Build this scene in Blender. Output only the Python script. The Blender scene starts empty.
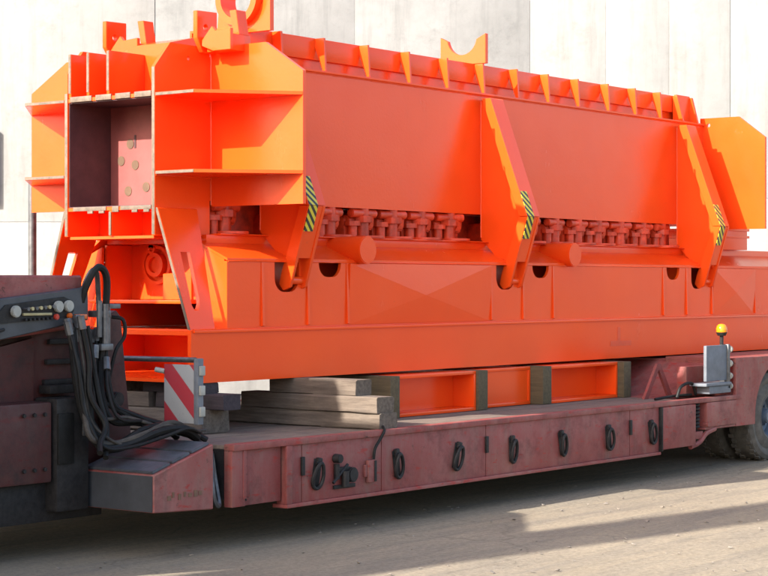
import bpy, bmesh, math, random
from mathutils import Vector, Matrix
random.seed(7)
R = math.radians
scene = bpy.context.scene

# ------------------------------------------------------------------ camera, sky, sun, exposure
TH = 37.6
CAM = Vector((-9.70, -7.80, 1.62))
cam_d = bpy.data.cameras.new("camera")
cam = bpy.data.objects.new("camera", cam_d)
scene.collection.objects.link(cam)
cam.location = CAM
cam.rotation_euler = (R(90 - 0.12), 0, R(TH - 90))
cam_d.sensor_width = 36.0
cam_d.lens = 36.0 * 1900.0 / 768.0
cam_d.clip_start = 0.1
cam_d.clip_end = 2000
scene.camera = cam

SUN = Vector((-1.0, 0.19, 0.60)).normalized()          # towards the sun
world = bpy.data.worlds.new("World")
scene.world = world
world.use_nodes = True
wn = world.node_tree
bg = wn.nodes["Background"]
sky = wn.nodes.new("ShaderNodeTexSky")
sky.sky_type = 'NISHITA'
sky.sun_disc = False
sky.sun_elevation = math.asin(SUN.z)
sky.sun_rotation = math.atan2(SUN.x, SUN.y) % (2 * math.pi)
sky.air_density = 1.0
sky.dust_density = 3.0
sky.ozone_density = 1.0
wn.links.new(sky.outputs[0], bg.inputs[0])
bg.inputs[1].default_value = 0.15
sun_d = bpy.data.lights.new("sun", 'SUN')
sun_d.energy = 4.2
sun_d.angle = R(0.53)
sun_d.color = (1.0, 0.945, 0.855)
sun = bpy.data.objects.new("sun", sun_d)
sun.rotation_euler = (-SUN).to_track_quat('-Z', 'Y').to_euler()
sun.location = SUN * 40
scene.collection.objects.link(sun)
scene.view_settings.view_transform = 'Standard'
scene.view_settings.look = 'None'
scene.view_settings.gamma = 1.0
scene.view_settings.exposure = 1.68

# ------------------------------------------------------------------ materials
def new_mat(name):
    m = bpy.data.materials.new(name)
    m.use_nodes = True
    nt = m.node_tree
    return m, nt, nt.nodes["Principled BSDF"]

def nd(nt, typ, **kw):
    n = nt.nodes.new(typ)
    for k, v in kw.items():
        setattr(n, k, v)
    return n

def coords(nt, scale=(1, 1, 1), obj=False):
    if obj:
        src = nd(nt, "ShaderNodeTexCoord").outputs["Object"]
    else:
        src = nd(nt, "ShaderNodeNewGeometry").outputs["Position"]
    mp = nd(nt, "ShaderNodeMapping")
    mp.inputs["Scale"].default_value = scale
    nt.links.new(src, mp.inputs[0])
    return mp.outputs[0]

def noise(nt, vec, scale, detail=4, rough=0.6):
    n = nd(nt, "ShaderNodeTexNoise")
    n.inputs["Scale"].default_value = scale
    n.inputs["Detail"].default_value = detail
    n.inputs["Roughness"].default_value = rough
    nt.links.new(vec, n.inputs["Vector"])
    return n.outputs["Fac"]

def ramp(nt, fac, stops):
    r = nd(nt, "ShaderNodeValToRGB")
    els = r.color_ramp.elements
    while len(els) < len(stops):
        els.new(0.5)
    for e, (p, c) in zip(els, stops):
        e.position = p
        e.color = (c[0], c[1], c[2], 1)
    nt.links.new(fac, r.inputs[0])
    return r.outputs[0]

def mix(nt, fac, a, b):
    m = nd(nt, "ShaderNodeMix", data_type='RGBA')
    if isinstance(fac, float):
        m.inputs[0].default_value = fac
    else:
        nt.links.new(fac, m.inputs[0])
    for i, x in ((6, a), (7, b)):
        if isinstance(x, tuple):
            m.inputs[i].default_value = (x[0], x[1], x[2], 1)
        else:
            nt.links.new(x, m.inputs[i])
    return m.outputs[2]

def bump(nt, bsdf, height, strength, dist=0.01):
    b = nd(nt, "ShaderNodeBump")
    b.inputs["Strength"].default_value = strength
    b.inputs["Distance"].default_value = dist
    nt.links.new(height, b.inputs["Height"])
    nt.links.new(b.outputs[0], bsdf.inputs["Normal"])

def mat_orange():
    m, nt, b = new_mat("orange_paint")
    p = coords(nt)
    n1 = noise(nt, p, 1.3, 5, 0.6)
    n2 = noise(nt, coords(nt, (1.2, 1.2, 0.7)), 2.0, 5, 0.65)
    c = ramp(nt, n1, [(0.3, (0.80, 0.064, 0.0065)), (0.7, (0.85, 0.078, 0.0085))])
    d = ramp(nt, n2, [(0.58, (0, 0, 0)), (0.85, (0.14, 0.14, 0.14))])
    c2 = mix(nt, d, c, (0.48, 0.12, 0.06))
    nt.links.new(c2, b.inputs["Base Color"])
    rr = ramp(nt, n2, [(0.3, (0.20, 0.20, 0.20)), (0.8, (0.30, 0.30, 0.30))])
    nt.links.new(rr, b.inputs["Roughness"])
    b.inputs["Specular IOR Level"].default_value = 0.30
    b.inputs["Coat Weight"].default_value = 0.06
    b.inputs["Coat Roughness"].default_value = 0.12
    sc = ramp(nt, noise(nt, coords(nt, (1, 1, 2.5)), 5.0, 9, 0.8), [(0.63, (0, 0, 0)), (0.70, (0.35, 0.35, 0.35))])
    c3 = mix(nt, sc, c2, (0.42, 0.07, 0.03))
    nt.links.new(c3, b.inputs["Base Color"])
    ad = nd(nt, "ShaderNodeMath", operation='MULTIPLY_ADD')
    nt.links.new(noise(nt, p, 2.2, 2, 0.5), ad.inputs[0]); ad.inputs[1].default_value = 4.0
    nt.links.new(noise(nt, p, 40.0, 3, 0.6), ad.inputs[2])
    bump(nt, b, ad.outputs[0], 0.10, 0.008)
    return m

def mat_plain(name, col, rough=0.5, metal=0.0, var=0.25, scale=8.0, spec=0.5, bmp=0.0):
    col = tuple(x * 0.86 for x in col)
    m, nt, b = new_mat(name)
    n = noise(nt, coords(nt), scale, 5, 0.65)
    lo = tuple(x * (1 - var) for x in col)
    hi = tuple(min(1, x * (1 + var)) for x in col)
    nt.links.new(ramp(nt, n, [(0.3, lo), (0.7, hi)]), b.inputs["Base Color"])
    b.inputs["Roughness"].default_value = rough
    b.inputs["Metallic"].default_value = metal
    b.inputs["Specular IOR Level"].default_value = spec
    if bmp:
        bump(nt, b, n, bmp, 0.01)
    return m

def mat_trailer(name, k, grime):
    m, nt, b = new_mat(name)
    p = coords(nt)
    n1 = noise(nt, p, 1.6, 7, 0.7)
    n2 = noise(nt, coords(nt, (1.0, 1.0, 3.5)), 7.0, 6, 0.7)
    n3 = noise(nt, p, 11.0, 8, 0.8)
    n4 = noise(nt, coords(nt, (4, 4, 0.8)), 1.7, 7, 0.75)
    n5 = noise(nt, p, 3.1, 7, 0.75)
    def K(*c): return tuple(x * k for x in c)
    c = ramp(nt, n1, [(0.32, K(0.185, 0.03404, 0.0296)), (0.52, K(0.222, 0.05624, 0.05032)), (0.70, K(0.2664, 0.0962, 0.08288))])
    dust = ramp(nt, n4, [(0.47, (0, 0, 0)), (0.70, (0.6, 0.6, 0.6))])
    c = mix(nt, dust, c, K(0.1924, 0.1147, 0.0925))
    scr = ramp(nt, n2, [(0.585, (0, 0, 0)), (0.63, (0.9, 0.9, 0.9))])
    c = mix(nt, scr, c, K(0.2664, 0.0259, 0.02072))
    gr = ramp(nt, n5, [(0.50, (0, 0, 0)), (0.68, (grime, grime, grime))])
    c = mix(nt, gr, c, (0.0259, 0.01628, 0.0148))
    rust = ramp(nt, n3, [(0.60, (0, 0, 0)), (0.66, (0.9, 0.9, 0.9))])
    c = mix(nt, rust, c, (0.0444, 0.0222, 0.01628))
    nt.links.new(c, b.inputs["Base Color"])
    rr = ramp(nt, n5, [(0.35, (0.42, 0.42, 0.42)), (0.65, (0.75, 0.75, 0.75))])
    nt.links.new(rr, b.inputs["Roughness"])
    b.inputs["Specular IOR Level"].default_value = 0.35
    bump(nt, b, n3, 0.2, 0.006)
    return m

def mat_wood(name, c0, c1, axis):
    m, nt, b = new_mat(name)
    sc = {'x': (1.2, 14, 14), 'y': (14, 1.2, 14)}[axis]
    n1 = noise(nt, coords(nt, sc), 2.5, 7, 0.7)
    n2 = noise(nt, coords(nt), 5.0, 5, 0.6)
    c = ramp(nt, n1, [(0.3, c0), (0.7, c1)])
    c = mix(nt, ramp(nt, n2, [(0.5, (0, 0, 0)), (0.75, (0.55, 0.55, 0.55))]), c, (0.06, 0.05, 0.045))
    nt.links.new(c, b.inputs["Base Color"])
    b.inputs["Roughness"].default_value = 0.85
    bump(nt, b, n1, 0.5, 0.008)
    return m

def mat_stripes(name, ca, cb, direction, period, rough=0.45):
    """flat print: diagonal stripes in the plane given by a direction vector"""
    m, nt, b = new_mat(name)
    src = nd(nt, "ShaderNodeNewGeometry").outputs["Position"]
    dp = nd(nt, "ShaderNodeVectorMath", operation='DOT_PRODUCT')
    nt.links.new(src, dp.inputs[0])
    dp.inputs[1].default_value = direction
    dv = nd(nt, "ShaderNodeMath", operation='DIVIDE')
    nt.links.new(dp.outputs["Value"], dv.inputs[0])
    dv.inputs[1].default_value = period
    fr = nd(nt, "ShaderNodeMath", operation='FRACT')
    nt.links.new(dv.outputs[0], fr.inputs[0])
    gt = nd(nt, "ShaderNodeMath", operation='GREATER_THAN')
    nt.links.new(fr.outputs[0], gt.inputs[0])
    gt.inputs[1].default_value = 0.5
    c = mix(nt, gt.outputs[0], ca, cb)
    wear = ramp(nt, noise(nt, coords(nt), 30, 5, 0.7), [(0.58, (0, 0, 0)), (0.8, (0.5, 0.5, 0.5))])
    c = mix(nt, wear, c, (0.12, 0.10, 0.09))
    nt.links.new(c, b.inputs["Base Color"])
    b.inputs["Roughness"].default_value = rough
    return m

def mat_ground():
    m, nt, b = new_mat("dusty_ground")
    p = coords(nt)
    n1 = noise(nt, p, 0.35, 6, 0.6)
    n2 = noise(nt, coords(nt, (0.35, 2.2, 1)), 1.6, 7, 0.65)
    n3 = noise(nt, p, 30, 6, 0.75)
    n4 = noise(nt, p, 3.2, 8, 0.7)
    c = ramp(nt, n1, [(0.3, (0.2158, 0.1766, 0.1244)), (0.7, (0.2741, 0.2271, 0.1636))])
    tr = ramp(nt, n2, [(0.42, (0, 0, 0)), (0.68, (0.75, 0.75, 0.75))])
    c = mix(nt, tr, c, (0.187, 0.1601, 0.127))
    st = ramp(nt, n4, [(0.56, (0, 0, 0)), (0.74, (0.5, 0.5, 0.5))])
    c = mix(nt, st, c, (0.1322, 0.1105, 0.08439))
    n6 = noise(nt, coords(nt, (0.10, 1.5, 1)), 3.5, 8, 0.7)
    tk = ramp(nt, n6, [(0.50, (0, 0, 0)), (0.60, (0.55, 0.55, 0.55))])
    c = mix(nt, tk, c, (0.1653, 0.1418, 0.1131))
    vo = nd(nt, "ShaderNodeTexVoronoi", feature='DISTANCE_TO_EDGE'); vo.inputs["Scale"].default_value = 0.33
    wp = nd(nt, "ShaderNodeVectorMath", operation='ADD')
    nw = nd(nt, "ShaderNodeTexNoise"); nw.inputs["Scale"].default_value = 1.2; nw.inputs["Detail"].default_value = 6
    nt.links.new(p, nw.inputs["Vector"]); nt.links.new(p, wp.inputs[0]); nt.links.new(nw.outputs["Color"], wp.inputs[1])
    nt.links.new(wp.outputs[0], vo.inputs["Vector"])
    ck = ramp(nt, vo.outputs["Distance"], [(0.0, (0.35, 0.35, 0.35)), (0.005, (0, 0, 0))])
    c = mix(nt, ck, c, (0.06525, 0.05394, 0.0435))
    g = ramp(nt, n3, [(0.3, (0.60, 0.60, 0.60)), (0.62, (1.10, 1.10, 1.10))])
    mm = nd(nt, "ShaderNodeMix", data_type='RGBA', blend_type='MULTIPLY')
    mm.inputs[0].default_value = 0.8
    nt.links.new(c, mm.inputs[6]); nt.links.new(g, mm.inputs[7])
    nt.links.new(mm.outputs[2], b.inputs["Base Color"])
    b.inputs["Roughness"].default_value = 0.92
    b.inputs["Specular IOR Level"].default_value = 0.2
    ad = nd(nt, "ShaderNodeMath", operation='ADD')
    nt.links.new(n3, ad.inputs[0]); nt.links.new(n4, ad.inputs[1])
    bump(nt, b, ad.outputs[0], 0.5, 0.012)
    return m

def mat_concrete(name, lo, hi, stain, amount):
    m, nt, b = new_mat(name)
    p = coords(nt)
    n1 = noise(nt, p, 0.55, 6, 0.65)
    n2 = noise(nt, coords(nt, (3.5, 3.5, 0.30)), 1.5, 7, 0.7)
    n3 = noise(nt, p, 7, 7, 0.75)
    n4 = noise(nt, coords(nt, (1, 1, 1.3)), 1.1, 9, 0.82)
    c = ramp(nt, n1, [(0.35, lo), (0.62, hi)])
    s = ramp(nt, n2, [(0.5, (0, 0, 0)), (0.78, (amount, amount, amount))])
    c = mix(nt, s, c, stain)
    s2 = ramp(nt, n4, [(0.53, (0, 0, 0)), (0.74, (amount, amount, amount))])
    c = mix(nt, s2, c, stain)
    g = ramp(nt, n3, [(0.3, (0.85, 0.85, 0.85)), (0.7, (1.03, 1.03, 1.03))])
    mm = nd(nt, "ShaderNodeMix", data_type='RGBA', blend_type='MULTIPLY')
    mm.inputs[0].default_value = 0.7
    nt.links.new(c, mm.inputs[6]); nt.links.new(g, mm.inputs[7])
    nt.links.new(mm.outputs[2], b.inputs["Base Color"])
    b.inputs["Roughness"].default_value = 0.9
    bump(nt, b, n3, 0.4, 0.01)
    return m

M = {}
M['orange'] = mat_orange()
M['orange_smudge'] = mat_plain('thick_orange_repaint', (0.80, 0.062, 0.008), 0.35, var=0.08)
M['orange_shaded'] = mat_plain('shade_dark_orange', (0.66, 0.052, 0.012), 0.45, var=0.45, scale=9)  # orange darkened in its colour to stand for shade among the clamps
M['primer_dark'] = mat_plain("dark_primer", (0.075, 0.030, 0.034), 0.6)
M['primer_pink'] = mat_plain("red_primer", (0.27, 0.066, 0.058), 0.6, var=0.12)
M['raw'] = mat_plain("raw_steel_edge", (0.15, 0.105, 0.072), 0.6, var=0.35, scale=25)
M['red'] = mat_trailer('faded_red_paint', 1.0, 0.45)
M['red_shaded'] = mat_trailer('shade_dark_oily_red', 0.26, 0.9)  # trailer red darkened to stand for the neck's deep shade, plus mottled grime
M['red_scraped'] = mat_trailer('scraped_red_paint', 1.1, 0.25)
M['black'] = mat_plain("black_rubber_hose", (0.009, 0.0085, 0.008), 0.6, var=0.4, scale=20, spec=0.25)
M['dusty_hose'] = mat_plain('dusty_rubber_hose', (0.045, 0.038, 0.032), 0.8, var=0.5, scale=18)
M['darkgrey'] = mat_plain("dark_grey_paint", (0.045, 0.048, 0.055), 0.55)
M['steel'] = mat_plain("dull_steel", (0.13, 0.13, 0.135), 0.45, 0.6, var=0.4, scale=15)
M['darksteel'] = mat_plain("oily_dark_steel", (0.020, 0.018, 0.018), 0.6, 0.1, var=0.5, scale=25, spec=0.3)
M['tread'] = mat_plain("worn_tread_plate", (0.075, 0.082, 0.098), 0.55, 0.2, var=0.35, scale=10, bmp=0.3)
M['grey'] = mat_plain("grey_paint", (0.135, 0.15, 0.175), 0.6)
M['tyre'] = mat_plain("dusty_tyre_rubber", (0.105, 0.092, 0.078), 0.85, var=0.35, scale=12, bmp=0.3)
M['rim'] = mat_plain("blue_grey_rim", (0.12, 0.15, 0.20), 0.5, 0.2)
M['white'] = mat_plain("off_white_plastic", (0.32, 0.32, 0.29), 0.4, var=0.15)
M['brass'] = mat_plain("brass_tags", (0.42, 0.36, 0.19), 0.5, 0.2)
M['orange_lens'] = mat_plain("orange_lens", (0.62, 0.12, 0.015), 0.25, var=0.1)
M['red_lens'] = mat_plain("red_lens", (0.55, 0.05, 0.03), 0.25, var=0.1)
M['beacon'] = mat_plain("amber_lens", (0.80, 0.22, 0.008), 0.12, var=0.05)
M['timber'] = mat_wood("weathered_timber", (0.062, 0.044, 0.032), (0.165, 0.128, 0.098), 'y')
M['plank_end'] = mat_wood("plank_wood", (0.0602, 0.043, 0.02064), (0.1204, 0.08772, 0.043), 'y')
M['timber_dark'] = mat_wood("tarred_timber", (0.0258, 0.01892, 0.02236), (0.0559, 0.0387, 0.043), 'y')
M['deck'] = mat_wood("dusty_deck_board", (0.0946, 0.07052, 0.05504), (0.1892, 0.1419, 0.1075), 'x')
M['hazard'] = mat_stripes("yellow_black_stripes", (0.62, 0.50, 0.03), (0.015, 0.015, 0.014), (1.0, 0.0, 1.05), 0.062)
M['redwhite'] = mat_stripes("red_white_stripes", (0.30, 0.028, 0.04), (0.27, 0.275, 0.28), (0.0, -0.75, 0.75), 0.22)
M['ground'] = mat_ground()
M['concrete'] = mat_concrete("pale_concrete", (0.1596, 0.163, 0.1621), (0.2142, 0.2176, 0.2159), (0.105, 0.1067, 0.1058), 0.8)
M['plaster'] = mat_concrete("white_plaster", (0.21, 0.2117, 0.2075), (0.2478, 0.2495, 0.2436), (0.147, 0.1428, 0.1327), 0.7)
M['blue'] = mat_plain("dull_blue_paint", (0.05, 0.065, 0.16), 0.5)
M['stone'] = mat_plain("small_stone", (0.20, 0.17, 0.14), 0.9, var=0.5, scale=40)
M['truck'] = mat_plain("unseen_truck_paint", (0.25, 0.05, 0.05), 0.4)
M['glass'] = mat_plain("dark_glass", (0.02, 0.025, 0.03), 0.08, var=0.1)
M['faint_stencil'] = mat_plain('worn_olive_stencil', (0.15, 0.072, 0.040), 0.6, var=0.3, scale=40)
M['plate_green'] = mat_plain("faint_green_stencil", (0.12, 0.065, 0.035), 0.6)

# ------------------------------------------------------------------ mesh helpers
class MB:
    def __init__(self):
        self.bm = bmesh.new()

    def box(self, x0, x1, y0, y1, z0, z1, bev=0.0):
        b = bmesh.new()
        bmesh.ops.create_cube(b, size=1)
        for v in b.verts:
            v.co = Vector((x0 if v.co.x < 0 else x1, y0 if v.co.y < 0 else y1, z0 if v.co.z < 0 else z1))
        if bev:
            bmesh.ops.bevel(b, geom=b.edges[:], offset=bev, segments=2, profile=0.6, affect='EDGES', clamp_overlap=True)
        return self.merge(b)

    def merge(self, b):
        bmesh.ops.recalc_face_normals(b, faces=b.faces[:])
        me = bpy.data.meshes.new("tmp")
        b.to_mesh(me); b.free()
        self.bm.from_mesh(me)
        bpy.data.meshes.remove(me)
        return self

    def prism(self, poly, axis, a0, a1, bev=0.0, holes=()):
        """extrude a 2-D polygon along an axis; poly coords are the two other axes in x,y,z order"""
        def P(u, w, a):
            return {'x': (a, u, w), 'y': (u, a, w), 'z': (u, w, a)}[axis]
        b = bmesh.new()
        if not holes:
            f = b.faces.new([b.verts.new(P(u, w, a0)) for u, w in poly])
            faces = [f]
        else:
            ed = []
            for loop in (poly,) + tuple(holes):
                vs = [b.verts.new(P(u, w, a0)) for u, w in loop]
                ed += [b.edges.new((vs[i], vs[(i + 1) % len(vs)])) for i in range(len(vs))]
            faces = [g for g in bmesh.ops.triangle_fill(b, use_beauty=True, edges=ed)['geom'] if isinstance(g, bmesh.types.BMFace)]
        ex = bmesh.ops.extrude_face_region(b, geom=faces)
        dv = Vector(P(0, 0, a1)) - Vector(P(0, 0, a0))
        bmesh.ops.translate(b, vec=dv, verts=[g for g in ex['geom'] if isinstance(g, bmesh.types.BMVert)])
        bmesh.ops.recalc_face_normals(b, faces=b.faces[:])
        if bev:
            es = [e for e in b.edges if e.calc_face_angle(0) > 0.3]
            bmesh.ops.bevel(b, geom=es, offset=bev, segments=1, affect='EDGES', clamp_overlap=True)
        return self.merge(b)

    def cyl(self, p0, p1, r0, r1=None, seg=16, bev=0.0):
        r1 = r0 if r1 is None else r1
        p0, p1 = Vector(p0), Vector(p1)
        d = p1 - p0
        b = bmesh.new()
        bmesh.ops.create_cone(b, cap_ends=True, segments=seg, radius1=r0, radius2=r1, depth=d.length)
        if bev:
            es = [e for e in b.edges if e.calc_face_angle(0) > 1.0]
            bmesh.ops.bevel(b, geom=es, offset=bev, segments=2, affect='EDGES')
        m = Matrix.Translation((p0 + p1) / 2) @ d.to_track_quat('Z', 'Y').to_matrix().to_4x4()
        bmesh.ops.transform(b, matrix=m, verts=b.verts[:])
        return self.merge(b)

    def ring(self, c, axis, ri, ro, a0, a1, seg=28, ang0=0, ang1=360):
        """tube section (or part of it) about an axis through c"""
        full = abs(ang1 - ang0) >= 360
        n = seg if full else seg + 1
        b = bmesh.new()
        def P(a, rad, t):
            u, w = rad * math.cos(t), rad * math.sin(t)
            if axis == 'x': return (c[0] + a, c[1] + u, c[2] + w)
            if axis == 'y': return (c[0] + u, c[1] + a, c[2] + w)
            return (c[0] + u, c[1] + w, c[2] + a)
        rows = []
        for i in range(n):
            t = R(ang0 + (ang1 - ang0) * i / seg)
            rows.append([b.verts.new(P(a0, ri, t)), b.verts.new(P(a0, ro, t)), b.verts.new(P(a1, ro, t)), b.verts.new(P(a1, ri, t))])
        for i in range(n if full else n - 1):
            A, B = rows[i], rows[(i + 1) % n]
            for k in range(4):
                b.faces.new((A[k], A[(k + 1) % 4], B[(k + 1) % 4], B[k]))
        if not full:
            b.faces.new(rows[0]); b.faces.new(rows[-1][::-1])
        return self.merge(b)

    def lathe(self, c, axis, prof, seg=32):
        """profile of (a, r) about an axis, closed"""
        b = bmesh.new()
        rows = []
        for i in range(seg):
            t = 2 * math.pi * i / seg
            row = []
            for a, rad in prof:
                u, w = rad * math.cos(t), rad * math.sin(t)
                row.append(b.verts.new({'x': (c[0] + a, c[1] + u, c[2] + w), 'y': (c[0] + u, c[1] + a, c[2] + w), 'z': (c[0] + u, c[1] + w, c[2] + a)}[axis]))
            rows.append(row)
        k = len(prof)
        for i in range(seg):
            A, B = rows[i], rows[(i + 1) % seg]
            for j in range(k - 1):
                b.faces.new((A[j], A[j + 1], B[j + 1], B[j]))
        bmesh.ops.remove_doubles(b, verts=b.verts[:], dist=1e-5)
        return self.merge(b)

    def path(self, pts, r, seg=8, samples=6):
        """smooth tube through points (Catmull-Rom)"""
        P = [Vector(p) for p in pts]
        Q = [P[0] * 2 - P[1]] + P + [P[-1] * 2 - P[-2]]
        line = []
        for i in range(1, len(Q) - 2):
            for s in range(samples):
                t = s / samples
                a, b_, c, d = Q[i - 1], Q[i], Q[i + 1], Q[i + 2]
                line.append(0.5 * ((2 * b_) + (c - a) * t + (2 * a - 5 * b_ + 4 * c - d) * t * t + (3 * b_ - a - 3 * c + d) * t ** 3))
        line.append(P[-1])
        b = bmesh.new()
        rings = []
        up = Vector((0.3, 0.2, 1)).normalized()
        for i, p in enumerate(line):
            tg = (line[min(i + 1, len(line) - 1)] - line[max(i - 1, 0)]).normalized()
            s = tg.cross(up)
            if s.length < 1e-3: s = tg.cross(Vector((1, 0, 0)))
            s.normalize()
            up = s.cross(tg).normalized()
            rings.append([b.verts.new(p + s * (r * math.cos(2 * math.pi * k / seg)) + up * (r * math.sin(2 * math.pi * k / seg))) for k in range(seg)])
        for i in range(len(rings) - 1):
            for k in range(seg):
                b.faces.new((rings[i][k], rings[i][(k + 1) % seg], rings[i + 1][(k + 1) % seg], rings[i + 1][k]))
        b.faces.new(rings[0][::-1]); b.faces.new(rings[-1])
        return self.merge(b)

    def hull(self, pts, bev=0.0):
        b = bmesh.new()
        for p in pts: b.verts.new(p)
        bmesh.ops.convex_hull(b, input=b.verts[:])
        bmesh.ops.dissolve_limit(b, angle_limit=0.02, verts=b.verts[:], edges=b.edges[:])
        if bev:
            bmesh.ops.bevel(b, geom=b.edges[:], offset=bev, segments=2, affect='EDGES', clamp_overlap=True)
        return self.merge(b)

    def mesh(self, name):
        me = bpy.data.meshes.new(name)
        self.bm.to_mesh(me); self.bm.free()
        for p in me.polygons: p.use_smooth = True
        me.set_sharp_from_angle(angle=R(32))
        return me

    def build(self, name, mat, parent=None, loc=None):
        return link(name, self.mesh(name), mat, parent, loc)

def link(name, me, mat, parent=None, loc=None):
    """one mesh object; coordinates are world ones unless the parent is a rotated thing"""
    o = bpy.data.objects.new(name, me)
    scene.collection.objects.link(o)
    if mat and not me.materials: me.materials.append(M[mat])
    if loc is not None: o.location = loc
    if parent is not None: adopt(o, parent)
    return o

def world_loc(o):
    v = Vector(o.location)
    return v if o.parent is None else v
def adopt(o, parent):
    o.parent = parent
    o.matrix_parent_inverse = Matrix.Translation(-Vector(parent.location)) if not parent.get("local_frame") else Matrix.Identity(4)

def tag(o, label, cat, group=None):
    o['label'] = label; o['category'] = cat
    if group: o['group'] = group
    return o

def thing(name, loc, label, cat, group=None):
    o = bpy.data.objects.new(name, None)
    o.empty_display_size = 0.3
    scene.collection.objects.link(o)
    o.location = loc
    return tag(o, label, cat, group)

def struct(o):
    o['kind'] = 'structure'; return o
def stuff(o):
    o['kind'] = 'stuff'; return o

# ------------------------------------------------------------------ ground
def build_ground():
    # fine grid near the trailer, one big sheet out to the horizon, gently uneven
    b = bmesh.new()
    xs = [-400, -120, -40, -20] + [-14 + 0.5 * i for i in range(61)] + [22, 40, 120, 400]
    ys = [-400, -120, -40, -18] + [-12 + 0.5 * i for i in range(57)] + [22, 40, 120, 400]
    rnd = random.Random(3)
    ph = [(rnd.uniform(0.3, 1.4), rnd.uniform(0.3, 1.6), rnd.uniform(0, 6)) for _ in range(7)]
    grid = []
    for x in xs:
        row = []
        for y in ys:
            z = 0.0
            if -14 <= x <= 16 and -12 <= y <= 16:
                z = sum(math.sin(a * x + c * y + p) for a, c, p in ph) * 0.0022 - 0.006
            row.append(b.verts.new((x, y, z)))
        grid.append(row)
    for i in range(len(xs) - 1):
        for j in range(len(ys) - 1):
            b.faces.new((grid[i][j], grid[i + 1][j], grid[i + 1][j + 1], grid[i][j + 1]))
    mb = MB(); mb.bm.free(); mb.bm = b
    struct(mb.build('ground', 'ground'))
    # loose grit and pebbles
    b = MB()
    rnd = random.Random(11)
    for i in range(1300):
        x = rnd.uniform(-5, 9); y = rnd.uniform(-4.5, 0.3)
        s = rnd.choice([0.004, 0.005, 0.006, 0.008, 0.01, 0.014])
        pts = [(x + rnd.uniform(-s, s) * 1.3, y + rnd.uniform(-s, s) * 1.3, max(0, -0.004 + rnd.uniform(0, s * 1.1))) for _ in range(7)]
        try: b.hull(pts)
        except Exception: pass
    stuff(tag(b.build('loose_grit', 'stone'), 'small grey pebbles and grit scattered on the dusty yard', 'grit'))
build_ground()

# ------------------------------------------------------------------ yard wall behind
RV = Vector((math.sin(R(TH)), -math.cos(R(TH)), 0)); VV = Vector((math.cos(R(TH)), math.sin(R(TH)), 0))
WALL_C = Vector((CAM.x, CAM.y, 0)) + VV * 24.0
def wall_frame(name, label, cat, off=0.0):
    o = thing(name, WALL_C - VV * off, label, cat)
    o.rotation_euler = (0, 0, math.atan2(RV.y, RV.x))
    o['local_frame'] = True
    return o
def build_wall():
    w = wall_frame('yard_wall', 'tall pale concrete and white plaster wall behind the loaded trailer', 'wall')
    core = MB().box(-16, 16, 0.018, 0.5, 0, 9.0)
    core.build('wall_core', 'concrete', w)
    # render coat on the left bay, in two lifts (a ledge at 2.4 m)
    edges = [-16, -12, -8, -4.94, -2.89]
    for a, c in zip(edges[:-1], edges[1:]):
        MB().box(a + 0.004, c - 0.004, -0.045, 0.016, 0, 2.40, 0.008).build('plaster_panel', 'plaster', w)
        MB().box(a + 0.004, c - 0.004, -0.007, 0.016, 2.405, 9.0, 0.006).build('plaster_panel', 'plaster', w)
    edges = [-2.89, -0.37, 1.84, 2.80, 3.60, 4.37, 6.1, 8.4, 10, 12, 14, 16]
    rnd = random.Random(5)
    for a, c in zip(edges[:-1], edges[1:]):
        d = rnd.uniform(-0.004, 0.003)
        mat = 'concrete' if a < 1.8 else 'plaster'
        for z0, z1 in ((0, 2.7), (2.7, 5.6), (5.6, 9.0)):
            MB().box(a + 0.001, c - 0.001, d + rnd.uniform(-0.002, 0.002), 0.016, z0 + 0.001, z1 - 0.001, 0.0025).build('concrete_panel', mat, w)
    s = wall_frame('blue_shutter', 'dull blue metal shutter set on the white plaster wall', 'shutter', 0.03)
    MB().box(-5.9, -4.88, -0.05, 0.02, 2.62, 3.57, 0.01).build('frame', 'blue', s)
    for k in range(7):
        MB().box(-5.85, -4.93, -0.075, -0.05, 2.68 + k * 0.122, 2.78 + k * 0.122, 0.006).build('slat', 'blue', s)
build_wall()

# ------------------------------------------------------------------ the orange machine frame
XF = -0.655        # front of the box beam
YN, YB = 1.08, 1.945   # near and far side walls
XE = 6.95          # far end plate
mach = thing('machine_frame', (3.4, 1.52, 0.965), 'huge glossy orange welded steel machine frame resting on timbers on the trailer', 'machine')

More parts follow.
